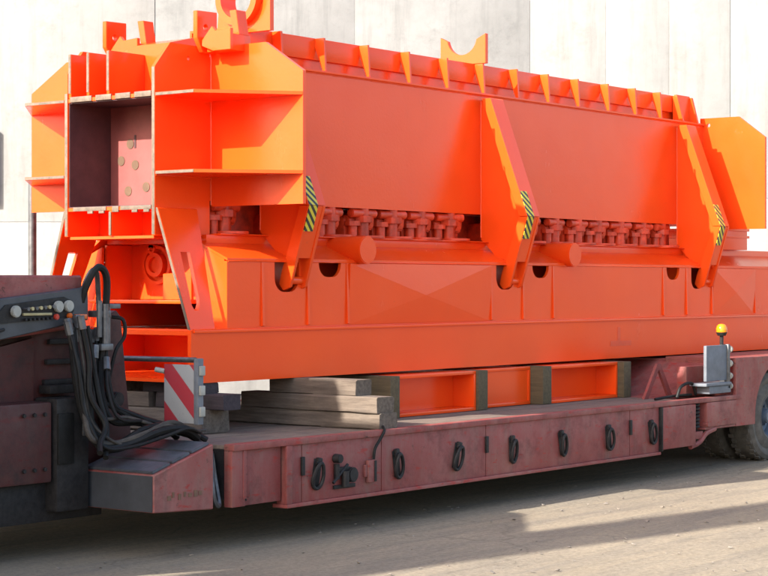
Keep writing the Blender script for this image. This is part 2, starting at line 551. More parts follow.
def build_beam():
    prof = [(XF, 1.945), (XF, 3.065), (-0.51, 3.235), (-0.125, 3.235), (-0.125, 3.165), (XE, 3.165), (XE, 2.19), (-0.125, 2.19), (-0.125, 1.945)]
    hole = [(-0.335 + 0.014 * math.cos(t * math.pi / 5), 3.145 + 0.016 * math.sin(t * math.pi / 5)) for t in range(10)]
    b = MB()
    b.prism(prof, 'y', YN, YN + 0.03, holes=(hole,))
    beam = b.build('side_wall', 'orange', mach)
    far = MB().prism(prof, 'y', YB - 0.03, YB).build('side_wall', 'orange', mach)
    b = MB()
    b.box(-0.12, XE - 0.002, YN + 0.031, YB - 0.031, 3.13, 3.16)
    b.box(XF + 0.003, -0.12, YN + 0.031, YB - 0.031, 2.868, 2.893)
    b.build('top_plate', 'orange', mach)
    MB().box(-0.1, XE, YN - 0.02, YN + 0.30, 3.168, 3.186, 0.003).build('top_flange', 'orange', mach)
    b = MB()
    b.box(XF + 0.003, -0.12, YN + 0.031, YB - 0.031, 2.118, 2.142)
    b.box(-0.12, XE - 0.002, YN + 0.031, YB - 0.031, 2.195, 2.22)
    b.build('bottom_plate', 'orange', mach)
    # open tunnel at the end: dark primed lining and pink primed bulkhead
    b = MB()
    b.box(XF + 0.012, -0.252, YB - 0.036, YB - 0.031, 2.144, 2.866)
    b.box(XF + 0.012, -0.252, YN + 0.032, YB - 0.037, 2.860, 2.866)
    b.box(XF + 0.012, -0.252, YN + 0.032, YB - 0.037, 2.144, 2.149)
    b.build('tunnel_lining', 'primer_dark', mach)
    bh = MB().box(-0.25, -0.23, YN + 0.032, YB - 0.032, 2.143, 2.867).build('bulkhead', 'primer_pink', mach)
    for y, z in ((1.717, 2.599), (1.806, 2.484), (1.668, 2.451), (1.737, 2.271), (1.561, 2.294)):
        MB().cyl((-0.2505, y, z), (-0.254, y, z), 0.035, seg=14).build('bolt_mark', 'plate_green', bh)
    b = MB(); b.box(-0.2545, -0.2505, 1.660, 1.676, 2.57, 2.66); b.build('keyhole', 'primer_dark', bh)  # thin dark plate standing for the keyhole in the bulkhead
    # lower cavity below the tunnel
    b = MB()
    b.box(-0.36, -0.34, YN + 0.032, YB - 0.032, 1.945, 2.117)
    b.box(XF + 0.004, -0.36, 1.490, 1.515, 1.945, 2.117)
    b.box(XF + 0.02, -0.125, YN + 0.031, YB - 0.031, 1.925, 1.944)
    b.build('lower_cavity', 'orange', mach)
    # unpainted cut edges on the end of the box
    def raw(*a): MB().box(*a, bev=0.002).build('raw_edge', 'raw', mach)
    x0, x1 = XF - 0.004, XF + 0.002
    raw(x0, x1, YN + 0.002, YN + 0.028, 1.95, 3.06)
    raw(x0, x1, YB - 0.028, YB - 0.002, 1.95, 2.93)
    raw(x0, x1, 1.492, 1.513, 1.95, 2.108)
    seg = [(1.115, 1.27), (1.31, 1.45), (1.49, 1.64), (1.68, 1.89)]
    for a, c in seg: raw(x0, x1 + 0.006, a, c, 2.868, 2.905)
    for a, c, h in ((1.115, 1.40, 0.0), (1.42, 1.48, 0.012), (1.54, 1.86, 0.0)):
        raw(x0, x1 + 0.006, a, c, 2.118 - h, 2.145)
        k = int((c - a) / 0.11)
        for i in range(k): raw(x0 + 0.001, x1 + 0.006, a + 0.02 + i * 0.11, a + 0.07 + i * 0.11, 2.100, 2.1178)
    # fins standing on the tunnel roof
    for y in (1.894, 1.716, 1.522):
        f = MB().box(XF, -0.32, y - 0.013, y + 0.013, 2.896, 3.20, 0.002).build('top_fin', 'orange', mach)
        MB().box(XF - 0.004, XF - 0.001, y - 0.011, y + 0.011, 2.93, 3.198).build('raw_edge', 'raw', f)
    b = MB()
    b.box(-0.315, -0.29, YN + 0.032, YB - 0.032, 2.896, 3.205)
    b.build('transverse_plate', 'orange', mach)
    b = MB()
    b.prism([(-0.285, 3.20), (-0.285, 3.275), (-0.05, 3.33), (0.35, 3.33), (0.35, 3.18), (-0.10, 3.18)], 'y', 1.30, 1.66)
    b.build('roof_wedge', 'orange', mach)
    # notched hook brackets on the front of the roof
    def bracket(ya, low):
        b = MB()
        h = [(-0.215 + 0.02 * math.cos(k * math.pi / 5), 3.36 + 0.022 * math.sin(k * math.pi / 5)) for k in range(10)]
        b.prism([(-0.30, 3.285), (-0.30, 3.47), (-0.10, 3.475), (-0.10, low), (-0.24, low)], 'y', ya, ya + 0.04, bev=0.004, holes=(h,))
        b.prism([(ya - 0.11, low), (ya - 0.27, low), (ya - 0.27, 3.335), (ya - 0.13, 3.325), (ya - 0.10, 3.36), (ya - 0.01, 3.27), (ya - 0.01, low + 0.04)], 'x', -0.265, -0.235, bev=0.003)
        b.prism([(ya - 0.20, 3.30), (ya - 0.255, 3.30), (ya - 0.225, 3.47), (ya - 0.165, 3.47)], 'x', -0.16, -0.06, bev=0.003)
        b.box(-0.234, -0.05, ya - 0.26, ya - 0.03, low, 3.30, 0.004)
        b.build('hook_bracket', 'orange', mach)
    bracket(1.032, 3.19)
    bracket(1.905, 3.21)
    # end plates with gusset shelves
    def end_plate(x, yi, yo, top_in, near_end):
        s = -1 if yo < yi else 1
        t = 0.03
        poly = [(yi, 2.15), (yo, 2.15), (yo, 3.03), (yi + 0.60 * (yo - yi), 3.24), (yi, 3.24)]
        hs = ()
        if not near_end:
            cy = yi + 0.13 * (yo - yi)
            hs = ([(cy + 0.02 * math.cos(k * math.pi / 5), 3.17 + 0.02 * math.sin(k * math.pi / 5)) for k in range(10)],)
        p = MB().prism(poly, 'x', x, x + t, holes=hs).build('end_plate', 'orange', mach)
        if near_end:
            for z in (2.89, 2.37):
                yb = yi + 0.43 * (yo - yi)
                g = [(x - 0.002, yo), (XF + 0.002, yb), (XF + 0.002, yi), (x - 0.002, yi)]
                sh = MB().prism(g, 'z', z - 0.022, z).build('gusset_shelf', 'orange', p)
                MB().box(XF - 0.003, XF + 0.001, min(yi, yb) + 0.004, max(yi, yb) - 0.004, z - 0.02, z - 0.002).build('raw_edge', 'raw', sh)
    end_plate(-0.11, YN - 0.002, 0.259, 0, True)
    end_plate(-0.11, YB + 0.002, 2.89, 0, True)
    end_plate(XE, YN + 0.03, 0.415, 0, False)
    end_plate(XE, YB - 0.03, 2.6, 0, False)
    MB().box(XE + 0.001, XE + 0.03, YN + 0.04, YB - 0.04, 2.19, 3.16).build('end_closure', 'orange', mach)
    # cap strip along the top with its ribs
    b = MB()
    b.box(0.25, XE - 0.10, 1.205, 1.235, 3.186, 3.30)
    b.box(0.25, XE - 0.10, 1.170, 1.205, 3.275, 3.435, 0.004)
    b.box(0.25, XE - 0.10, 1.206, 1.60, 3.415, 3.433)
    b.box(0.25, XE - 0.10, 1.60, 1.62, 3.186, 3.433)
    cap = b.build('top_cap', 'orange', mach)
    rib = MB().prism([(1.070, 3.187), (1.095, 3.187), (1.175, 3.38), (1.165, 3.432), (1.085, 3.432)], 'x', -0.011, 0.011, bev=0.0015).mesh('rib')
    for i, x in enumerate([0.635, 1.12, 1.645, 2.164, 2.672, 3.178, 3.682, 4.165, 4.654, 5.167, 5.651, 6.118]):
        link('rib', rib, 'orange', cap, (x, 0, 0))
    b = MB()
    b.prism([(1.055, 3.187), (1.165, 3.187), (1.165, 3.432), (1.12, 3.432)], 'x', 6.50, 6.53)
    b.prism([(1.055, 3.187), (1.165, 3.187), (1.165, 3.432), (1.12, 3.432)], 'x', 6.79, 6.82)
    b.box(6.53, 6.79, 1.14, 1.169, 3.187, 3.445)
    b.build('end_bracket', 'orange', cap)
    # ring lug and open saddle lug
    b = MB()
    b.ring((0.30, 1.225, 3.645), 'x', 0.145, 0.195, 0.0, 0.16, seg=40)
    b.build('lifting_ring', 'orange', mach)
    arc = [(1.225 + 0.196 * math.cos(R(a)), 3.645 + 0.196 * math.sin(R(a))) for a in range(-160, -19, 10)]
    poly = [(0.955, 3.40), (0.955, 3.72)] + arc + [(1.44, 3.58), (1.46, 3.40)]
    MB().prism(poly, 'x', 0.36, 0.40).build('lug_plate', 'orange', mach)
    arc = [(1.294 + 0.147 * math.cos(R(a)), 3.664 + 0.147 * math.sin(R(a))) for a in range(-170, -9, 10)]
    poly = [(1.513, 3.434), (1.057, 3.434), (1.057, 3.680)] + arc + [(1.513, 3.675)]
    MB().prism(poly, 'x', 3.165, 3.205, bev=0.003).build('saddle_lug', 'orange', mach)
build_beam()

POSTS = (0.40, 3.135, 6.43)
def build_posts():
    for x in POSTS:
        web = MB().prism([(YN - 0.001, 3.125), (1.01, 3.125), (0.675, 2.165), (0.80, 1.80), (0.885, 1.80), (YN - 0.001, 1.985)], 'x', x, x + 0.03)
        p = web.build('brace_post', 'orange', mach)
        # outer flange following the web: down and out, then back in
        b = MB()
        xa, xb = x - 0.05, x + 0.14
        b.prism([(1.040, 3.135), (0.955, 3.135), (0.595, 2.165), (0.678, 2.165)], 'x', xa, xb, bev=0.004)
        b.build('flange', 'orange', p)
        # lower fork: two cheeks and a plate between them
        b = MB()
        q = [(0.596, 2.162), (0.677, 2.162), (0.845, 1.70), (0.865, 1.62), (0.83, 1.575), (0.765, 1.60)]
        b.prism(q, 'x', xa, xa + 0.028, bev=0.003)
        b.prism(q, 'x', xb - 0.028, xb, bev=0.003)
        b.prism([(0.602, 2.160), (0.640, 2.160), (0.752, 1.80), (0.715, 1.80)], 'x', xa + 0.0285, xb - 0.0285)
        b.build('fork', 'orange', p)
        MB().cyl((xa + 0.02, 0.80, 1.645), (xb - 0.02, 0.80, 1.645), 0.028).build('fork_pin', 'orange', p)
        # striped sticker on the flange around the knee
        def on(y0, z0, y1, z1, n):
            nrm = Vector((0, -(z0 - z1), (y0 - y1) * 1)).normalized()
            return nrm
        b = MB()
        e = 0.004
        b.prism([(0.6715 - e, 2.37), (0.6715, 2.37), (0.5955, 2.165), (0.5955 - e, 2.165)], 'x', xa + 0.006, xa + 0.10)
        b.prism([(0.5955 - e, 2.162), (0.5955, 2.162), (0.6455, 1.985), (0.6455 - e, 1.985)], 'x', xa + 0.006, xa + 0.10)
        b.build('warning_stripes', 'hazard', p)
build_posts()

XB0, XB1 = -0.257, 8.60
def build_base():
    b = MB()
    b.prism([(0.790, 0.966), (0.785, 1.312), (2.255, 1.312), (2.250, 0.966)], 'x', 0.40, XB1)
    b.prism([(0.790, 0.966), (0.785, 1.312), (0.815, 1.312), (0.820, 0.966)], 'x', -0.62, 0.40)
    b.prism([(2.250, 0.966), (2.255, 1.312), (2.225, 1.312), (2.220, 0.966)], 'x', -0.62, 0.40)
    b.box(-0.20, 0.40, 0.826, 2.214, 1.285, 1.309)
    b.box(-0.60, 0.40, 0.83, 2.21, 0.968, 0.99)
    b.box(-0.612, -0.580, 0.816, 2.224, 1.282, 1.310)
    base = b.build('base_beam', 'orange', mach)
    MB().box(-0.60, XB1 - 0.02, 0.770, 0.784, 1.296, 1.316, 0.003).build('base_flange', 'orange', base)
    # upright side of the base with notched top edge
    notches = [(0.36, 0.13, 0.21), (0.834, 0.125, 0.105), (3.075, 0.13, 0.20), (3.60, 0.125, 0.105), (5.846, 0.12, 0.115), (6.315, 0.12, 0.20), (7.1, 0.12, 0.105)]
    top = 1.775
    poly = [(XB0, 1.317), (XB0, top)]
    for xc, hw, d in notches:
        poly.append((xc - hw, top))
        r = min(hw * 0.75, d * 0.95)
        for a in range(180, 271, 15): poly.append((xc - hw + r + r * math.cos(R(a)), top - d + r + r * math.sin(R(a))))
        for a in range(270, 361, 15): poly.append((xc + hw - r + r * math.cos(R(a)), top - d + r + r * math.sin(R(a))))
        poly.append((xc + hw, top))
    poly += [(XB1, top), (XB1, 1.317)]
    MB().prism(poly, 'y', 0.80, 0.825).build('base_side', 'orange', mach)
    far = [(XB0, 1.317), (XB0, top), (XB1, top), (XB1, 1.317)]
    MB().prism(far, 'y', 2.215, 2.24).build('base_side', 'orange', mach)
    # sloping shoulder above it
    b = MB()
    b.prism([(0.797, 1.7775), (0.797, 1.795), (1.075, 1.915), (1.075, 1.895)], 'x', XB0, XB1)
    b.build('shoulder_plate', 'orange', mach)
    MB().prism([(2.243, 1.777), (2.243, 1.80), (1.995, 1.958), (1.995, 1.936)], 'x', XB0, XB1).build('shoulder_plate', 'orange', mach)
    # end closures of the shoulder boxes
    for (a, c, d) in ((0.826, 1.045, 1), (2.214, 1.995, -1)):
        MB().prism([(a, 1.316), (a, 1.788), (c, 1.880), (c, 1.316)], 'x', XB0 + 0.002, XB0 + 0.022).build('shoulder_end', 'orange', mach)
    MB().box(XB0 + 0.03, XB1 - 0.02, 1.046, 1.066, 1.316, 1.894).build('inner_wall', 'orange', mach)
    MB().box(XB0 + 0.03, XB1 - 0.02, 1.974, 1.994, 1.316, 1.894).build('inner_wall', 'orange', mach)
    MB().box(-0.20, XB1 - 0.02, 1.04, 2.00, 1.90, 1.957, 0.003).build('base_top', 'orange', mach)
    # stiffeners on the side
    st = MB().prism([(0.799, 1.33), (0.783, 1.335), (0.796, 1.77), (0.799, 1.77)], 'x', -0.012, 0.012).mesh('stiffener')
    for x in (0.10, 0.585, 1.03, 2.87, 3.33, 3.79, 5.66, 6.10, 6.60, 7.5):
        link('stiffener', st, 'orange', mach, (x, 0, 0))
    for xa, xb in ((1.045, 2.855), (6.615, 7.485)):
        xm, zm = (xa + xb) / 2, 1.535
        b = bmesh.new()
        c = [b.verts.new((x, y, z)) for x, y, z in ((xa, 0.799, 1.325), (xb, 0.799, 1.325), (xb, 0.779, 1.768), (xa, 0.779, 1.768))]
        ap = b.verts.new((xm, 0.766, zm))
        for k in range(4): b.faces.new((c[k], c[(k + 1) % 4], ap))
        bk = [b.verts.new((v.co.x, 0.7995, v.co.z)) for v in c]
        for k in range(4): b.faces.new((c[k], bk[k], bk[(k + 1) % 4], c[(k + 1) % 4]))
        o = MB().merge(b).build('pressed_panel', 'orange', mach)
        for pl in o.data.polygons: pl.use_smooth = False
    for (xa, xb, za, zb) in ((4.70, 5.06, 1.075, 1.12), (4.82, 4.87, 1.12, 1.24)):
        def ys(z): return 0.790 - (z - 0.966) / 0.346 * 0.005
        b = MB(); b.hull([(x, ys(z) - d, z) for x in (xa, xb) for z in (za, zb) for d in (0.0005, 0.002)])
        b.build('paint_smudge', 'orange_smudge', mach)
    # weld beads along the main joints
    def weld(p0, p1, r=0.006):
        p0, p1 = Vector(p0), Vector(p1)
        n = max(2, int((p1 - p0).length / 0.05))
        rnd = random.Random(int(abs(p0.x * 31 + p0.z * 57) * 10))
        pts = [p0.lerp(p1, k / n) + Vector((0, rnd.uniform(-.0015, .0015), rnd.uniform(-.0015, .0015))) for k in range(n + 1)]
        MB().path(pts, r, 6, 1).build('weld_bead', 'orange', mach)
    weld((0, YN - 0.001, 3.164), (6.9, YN - 0.001, 3.164), 0.007)
    for x in POSTS:
        weld((x - 0.002, YN - 0.001, 2.0), (x - 0.002, YN - 0.001, 3.12))
        weld((x + 0.032, YN - 0.001, 2.2), (x + 0.032, YN - 0.001, 3.12))
    weld((-0.112, YN - 0.002, 2.16), (-0.112, YN - 0.002, 3.23))
    weld((-0.65, YN - 0.001, 2.866), (-0.115, YN - 0.001, 2.866)); weld((-0.65, YN - 0.001, 2.346), (-0.115, YN - 0.001, 2.346))
    weld((-0.25, 0.797, 1.776), (8.5, 0.797, 1.776)); weld((-0.60, 0.783, 1.318), (8.5, 0.797, 1.318))
    # slotted legs that spread from the box beam to the base
    def leg(sign, yt, yb):
        b = bmesh.new()
        def P(x, f):  # f: 0 top .. 1 bottom
            return Vector((x, yt + (yb - yt) * f, 2.125 + (1.316 - 2.125) * f))
        outer = [P(-0.645, 0), P(-0.27, 0), P(-0.385, 1), P(-0.618, 1)]
        hole = [P(-0.535, .36), P(-0.445, .36), P(-0.465, .74), P(-0.475, .80), P(-0.50, .84), P(-0.535, .84), P(-0.55, .80)]
        ed = []
        for lp in (outer, hole):
            vs = [b.verts.new(p) for p in lp]
            ed += [b.edges.new((vs[i], vs[(i + 1) % len(vs)])) for i in range(len(vs))]
        fs = [g for g in bmesh.ops.triangle_fill(b, use_beauty=True, edges=ed)['geom'] if isinstance(g, bmesh.types.BMFace)]
        ex = bmesh.ops.extrude_face_region(b, geom=fs)
        bmesh.ops.translate(b, vec=(0, 0.03 * sign, 0.008), verts=[g for g in ex['geom'] if isinstance(g, bmesh.types.BMVert)])
        o = MB().merge(b).build('leg', 'orange', mach)
        b = MB()
        e0, e1 = P(-0.6445, 0.0), P(-0.6175, 1.0)
        dy = Vector((0, 0.026 * sign, 0.006)); dx = Vector((-0.004, 0, 0))
        b.hull([e0 + dy * .1, e0 + dy, e1 + dy * .1, e1 + dy, e0 + dx + dy * .1, e0 + dx + dy, e1 + dx + dy * .1, e1 + dx + dy])
        b.build('raw_edge', 'raw', o)
    leg(1, 1.062, 0.79)
    leg(-1, 1.963, 2.25)
    # end bulkhead between the legs with boss, lug and cross plate
    bh = MB().box(0.02, 0.045, 1.067, 1.973, 1.512, 1.898).build('end_bulkhead', 'orange', mach)
    MB().box(1.3, 1.32, 1.067, 1.973, 1.316, 1.898).build('inner_bulkhead', 'orange', mach)
    b = MB()
    b.ring((0.0, 1.70, 1.755), 'x', 0.055, 0.085, -0.035, 0.019, seg=28)
    b.ring((0.0, 1.70, 1.755), 'x', 0.115, 0.14, -0.015, 0.019, seg=32)
    b.cyl((-0.012, 1.70, 1.755), (0.019, 1.70, 1.755), 0.054, seg=24)
    b.build('boss', 'orange', bh)
    b = MB(); b.ring((0.0, 1.735, 1.865), 'x', 0.015, 0.035, -0.03, 0.019, seg=16); b.box(-0.03, 0.019, 1.71, 1.76, 1.875, 1.897); b.build('shackle_eye', 'orange', bh)
    MB().box(-0.40, 0.018, 1.067, 1.972, 1.487, 1.511, 0.003).build('cross_plate', 'orange', mach)
    MB().prism([(1.068, 1.512), (1.068, 1.74), (1.12, 1.70), (1.335, 1.69), (1.335, 1.512)], 'x', -0.32, -0.295, bev=0.003).build('end_gusset', 'orange', mach)
    # cross tubes lying in the shoulders
    for x, y in ((1.175, 0.72), (4.03, 0.73), (6.56, 0.74)):
        t = MB().cyl((x, y, 1.867), (x, 1.50, 1.867), 0.102, seg=36, bev=0.006).build('cross_tube', 'orange', mach)
    # far end tower on the base
    b = MB()
    b.box(7.02, 7.60, 0.93, 2.11, 1.958, 2.165, 0.006)
    b.box(6.995, 7.62, 0.915, 2.125, 2.075, 2.10, 0.003)
    b.box(6.995, 7.62, 0.915, 2.125, 2.145, 2.17, 0.003)
    b.build('end_tower', 'orange', mach)
    MB().box(-0.1, XE - 0.1, 1.40, 1.425, 1.958, 2.194).build('clamp_back_plate', 'orange_shaded', mach)
    MB().box(-0.10, XE, 1.0, 1.46, 1.9575, 1.9655, 0.002).build('clamp_rail', 'orange', mach)
    # row of screw clamps between base and beam
    def cm():
        b = MB()
        b.cyl((0, 1.13, 1.967), (0, 1.13, 2.19), 0.050, seg=16)
        b.cyl((0, 1.13, 2.085), (0, 1.13, 2.135), 0.082, seg=8, bev=0.004)
        b.cyl((0.02, 1.09, 1.967), (0.02, 1.09, 1.985), 0.13, seg=24)
        b.box(0.055, 0.135, 1.16, 1.40, 1.967, 2.06, 0.02)
        b.hull([(0.05, 1.13, 2.04), (0.14, 1.13, 2.03), (0.05, 1.40, 2.04), (0.14, 1.40, 2.03), (0.09, 1.10, 2.13), (0.17, 1.14, 2.19), (0.05, 1.40, 2.19), (0.17, 1.40, 2.19)], bev=0.012)
        b.box(-0.17, -0.05, 1.17, 1.40, 1.967, 2.13, 0.03)
        b.cyl((-0.16, 1.12, 2.155), (0.14, 1.12, 2.155), 0.034, seg=12, bev=0.006)
        b.cyl((-0.15, 1.18, 2.10), (0.06, 1.18, 2.10), 0.042, seg=14, bev=0.006)
        b.cyl((-0.11, 1.14, 1.967), (-0.11, 1.14, 2.06), 0.038, seg=12)
        b.cyl((-0.11, 1.14, 2.06), (-0.11, 1.14, 2.095), 0.062, seg=10)
        return b.mesh('screw_clamp')
    me = cm()
    me.transform(Matrix.Translation((0, -1.2, 0)))
    rnd = random.Random(21)
    x = 0.08
    while x < 6.75:
        if min(abs(x - p - 0.05) for p in POSTS) > 0.12:
            o = link('screw_clamp', me, 'orange_shaded', mach, (x + rnd.uniform(-0.02, 0.02), 1.2, 0))
            o.rotation_euler = (0, 0, rnd.uniform(-0.22, 0.22))
        x += 0.383
build_base()

# ------------------------------------------------------------------ the low loader trailer
TR = (2.0, 1.5, 0.0)
trailer = thing('low_loader_trailer', TR, 'long faded red low loader trailer with row of lashing rings along its side', 'trailer')

def build_deck():
    b = MB()
    b.box(-1.09, 5.0, 0.07, 2.93, 0.30, 0.604)
    b.build('deck_frame', 'darksteel', trailer)
    # deck boards
    n = 13
    w = (2.86) / n
    bd = {}
    for i in range(n):
        y0 = 0.07 + i * w
        me = MB().box(-1.08, 4.72, 0.004, w - 0.004, 0, 0.026, 0.003).mesh('deck_board')
        link('deck_board', me, 'deck', trailer, (0, y0, 0.6045 + random.uniform(0, 0.004)))
    # side rails of the bed
    for s, y in ((1, 0.0), (-1, 3.0)):
        def Y(a): return y + s * a
        def bx(x0, x1, ya, yb, z0, z1, bev=0.003): return MB().box(x0, x1, min(Y(ya), Y(yb)), max(Y(ya), Y(yb)), z0, z1, bev)
        bx(-1.09, 5.62, -0.018, 0.068, 0.600, 0.640, 0.006).build('top_rail', 'red', trailer)
        bx(-0.60, 4.16, -0.022, 0.10, 0.206, 0.230, 0.004).build('bottom_flange', 'red_scraped', trailer)
        # side panels between seams
        seams = [-0.60, -0.43, 0.40, 1.636, 3.688, 4.165]
        for a, c in zip(seams[:-1], seams[1:]):
            bx(a + 0.004, c - 0.004, 0.0, 0.066, 0.2305, 0.5995).build('side_panel', 'red', trailer)
        bx(-0.60, -0.545, -0.02, 0.0, 0.2305, 0.5995).build('side_post', 'red', trailer)
        bx(-1.09, -0.97, 0.0, 0.066, 0.255, 0.5995).build('side_panel', 'red', trailer)
        pn = bx(-0.968, -0.61, 0.022, 0.066, 0.255, 0.5995).build('side_panel', 'red', trailer)
        for k in range(6):
            MB().cyl((-0.945, Y(0.022), 0.29 + 0.052 * k), (-0.945, Y(0.014), 0.29 + 0.052 * k), 0.007, seg=8).build('bolt', 'darksteel', pn)
        bx(-0.99, -0.96, -0.004, 0.03, 0.30, 0.5995).build('side_post', 'red', trailer)
        # hinges at the seams
        for x in (-0.43, 1.636, 3.688):
            bx(x - 0.014, x + 0.014, -0.018, -0.0005, 0.40, 0.52, 0.004).build('hinge', 'darksteel', trailer)
        # tool box, spring bay and rear box
        bx(4.185, 4.755, -0.025, 0.30, 0.245, 0.596, 0.006).build('tool_box', 'red', trailer)
        bx(4.170, 4.184, -0.03, 0.05, 0.232, 0.598).build('side_post', 'darksteel', trailer)
        bx(4.965, 5.515, -0.02, 0.30, 0.385, 0.597, 0.006).build('tool_box', 'red', trailer)
        bx(4.955, 5.52, -0.006, 0.30, 0.362, 0.383, 0.004).build('bottom_flange', 'red', trailer)
        b = MB()
        pts = []
        for k in range(49):
            t = k / 48.0
            pts.append((4.862 + 0.055 * math.cos(t * 14 * math.pi), Y(0.07) + 0.055 * math.sin(t * 14 * math.pi), 0.37 + 0.22 * t))
        b.path(pts, 0.014, 6, 2)
        b.build('coil_spring', 'darksteel', trailer)
        b = MB()
        b.path([(4.70, Y(0.0), 0.232), (4.86, Y(0.0), 0.262), (4.98, Y(0.0), 0.33), (5.14, Y(0.0), 0.362)], 0.022, 8, 5)
        b.box(4.80, 4.93, min(Y(0.0), Y(0.14)), max(Y(0.0), Y(0.14)), 0.29, 0.355, 0.006)
        b.cyl((4.98, Y(-0.03), 0.41), (4.98, Y(0.02), 0.41), 0.022, seg=12)
        b.build('hinge_arm', 'red', trailer)
        # lashing rings
        lug = MB().box(-0.020, 0.020, -0.030, 0.0, 0.055, 0.105, 0.008)
        lug.cyl((-0.03, -0.022, 0.068), (0.03, -0.022, 0.068), 0.010, seg=8)
        lug = lug.mesh('ring_lug')
        pts = [(0.042 * math.cos(a) * (1.0 - 0.25 * math.sin(a)), -0.03 - 0.012 * math.sin(a), -0.012 + 0.082 * math.sin(a)) for a in [2 * math.pi * k / 16 for k in range(17)]]
        rg = MB().path(pts, 0.0125, 8, 2).mesh('lashing_ring')
        back = MB().box(-0.036, 0.036, -0.006, -0.001, -0.085, 0.095, 0.004).mesh('ring_pocket')
        for x in (-0.29, 0.562, 1.264, 1.962, 2.649, 3.345, 4.03):
            o = link('lashing_ring', rg, 'darksteel', trailer, (x, y, 0.40))
            for nm, me, mt in (('ring_lug', lug, 'darksteel'), ('ring_pocket', back, 'darksteel')):
                c = link(nm, me, mt, None, None)
                c.parent = o
            if s < 0: o.rotation_euler = (0, 0, math.pi)
            else: o.rotation_euler = (0, random.uniform(-0.28, 0.28), random.uniform(-0.15, 0.15))
    # valve cluster on the near side
    b = MB()
    b.box(-0.12, 0.10, -0.016, -0.001, 0.285, 0.310, 0.003)
    b.cyl((-0.10, -0.02, 0.35), (-0.10, -0.02, 0.45), 0.020, seg=10)
    b.cyl((-0.03, -0.035, 0.30), (-0.03, -0.035, 0.40), 0.026, seg=12)
    b.cyl((0.045, -0.05, 0.37), (0.045, -0.001, 0.37), 0.050, seg=14, bev=0.006)
    b.cyl((-0.10, -0.055, 0.485), (-0.10, -0.001, 0.485), 0.030, seg=12, bev=0.004)
    b.box(-0.08, 0.03, -0.03, -0.001, 0.40, 0.425, 0.004)
    b.cyl((-0.15, -0.03, 0.33), (0.0, -0.03, 0.44), 0.010, seg=8)
    vc = b.build('valve_cluster', 'darksteel', trailer)
    b = MB(); b.box(0.225, 0.30, -0.03, -0.001, 0.30, 0.45, 0.008); b.box(0.20, 0.225, -0.02, -0.001, 0.34, 0.42, 0.004)
    vb = b.build('valve_box', 'red', trailer)
    MB().box(0.282, 0.306, -0.036, -0.0305, 0.305, 0.445, 0.003).build('valve_lever', 'darksteel', vb)
    MB().path([(0.30, -0.012, 0.45), (0.31, -0.016, 0.52), (0.36, -0.02, 0.58), (0.40, -0.024, 0.635), (0.44, 0.02, 0.66)], 0.010, 8).build('air_hose', 'black', trailer)
build_deck()

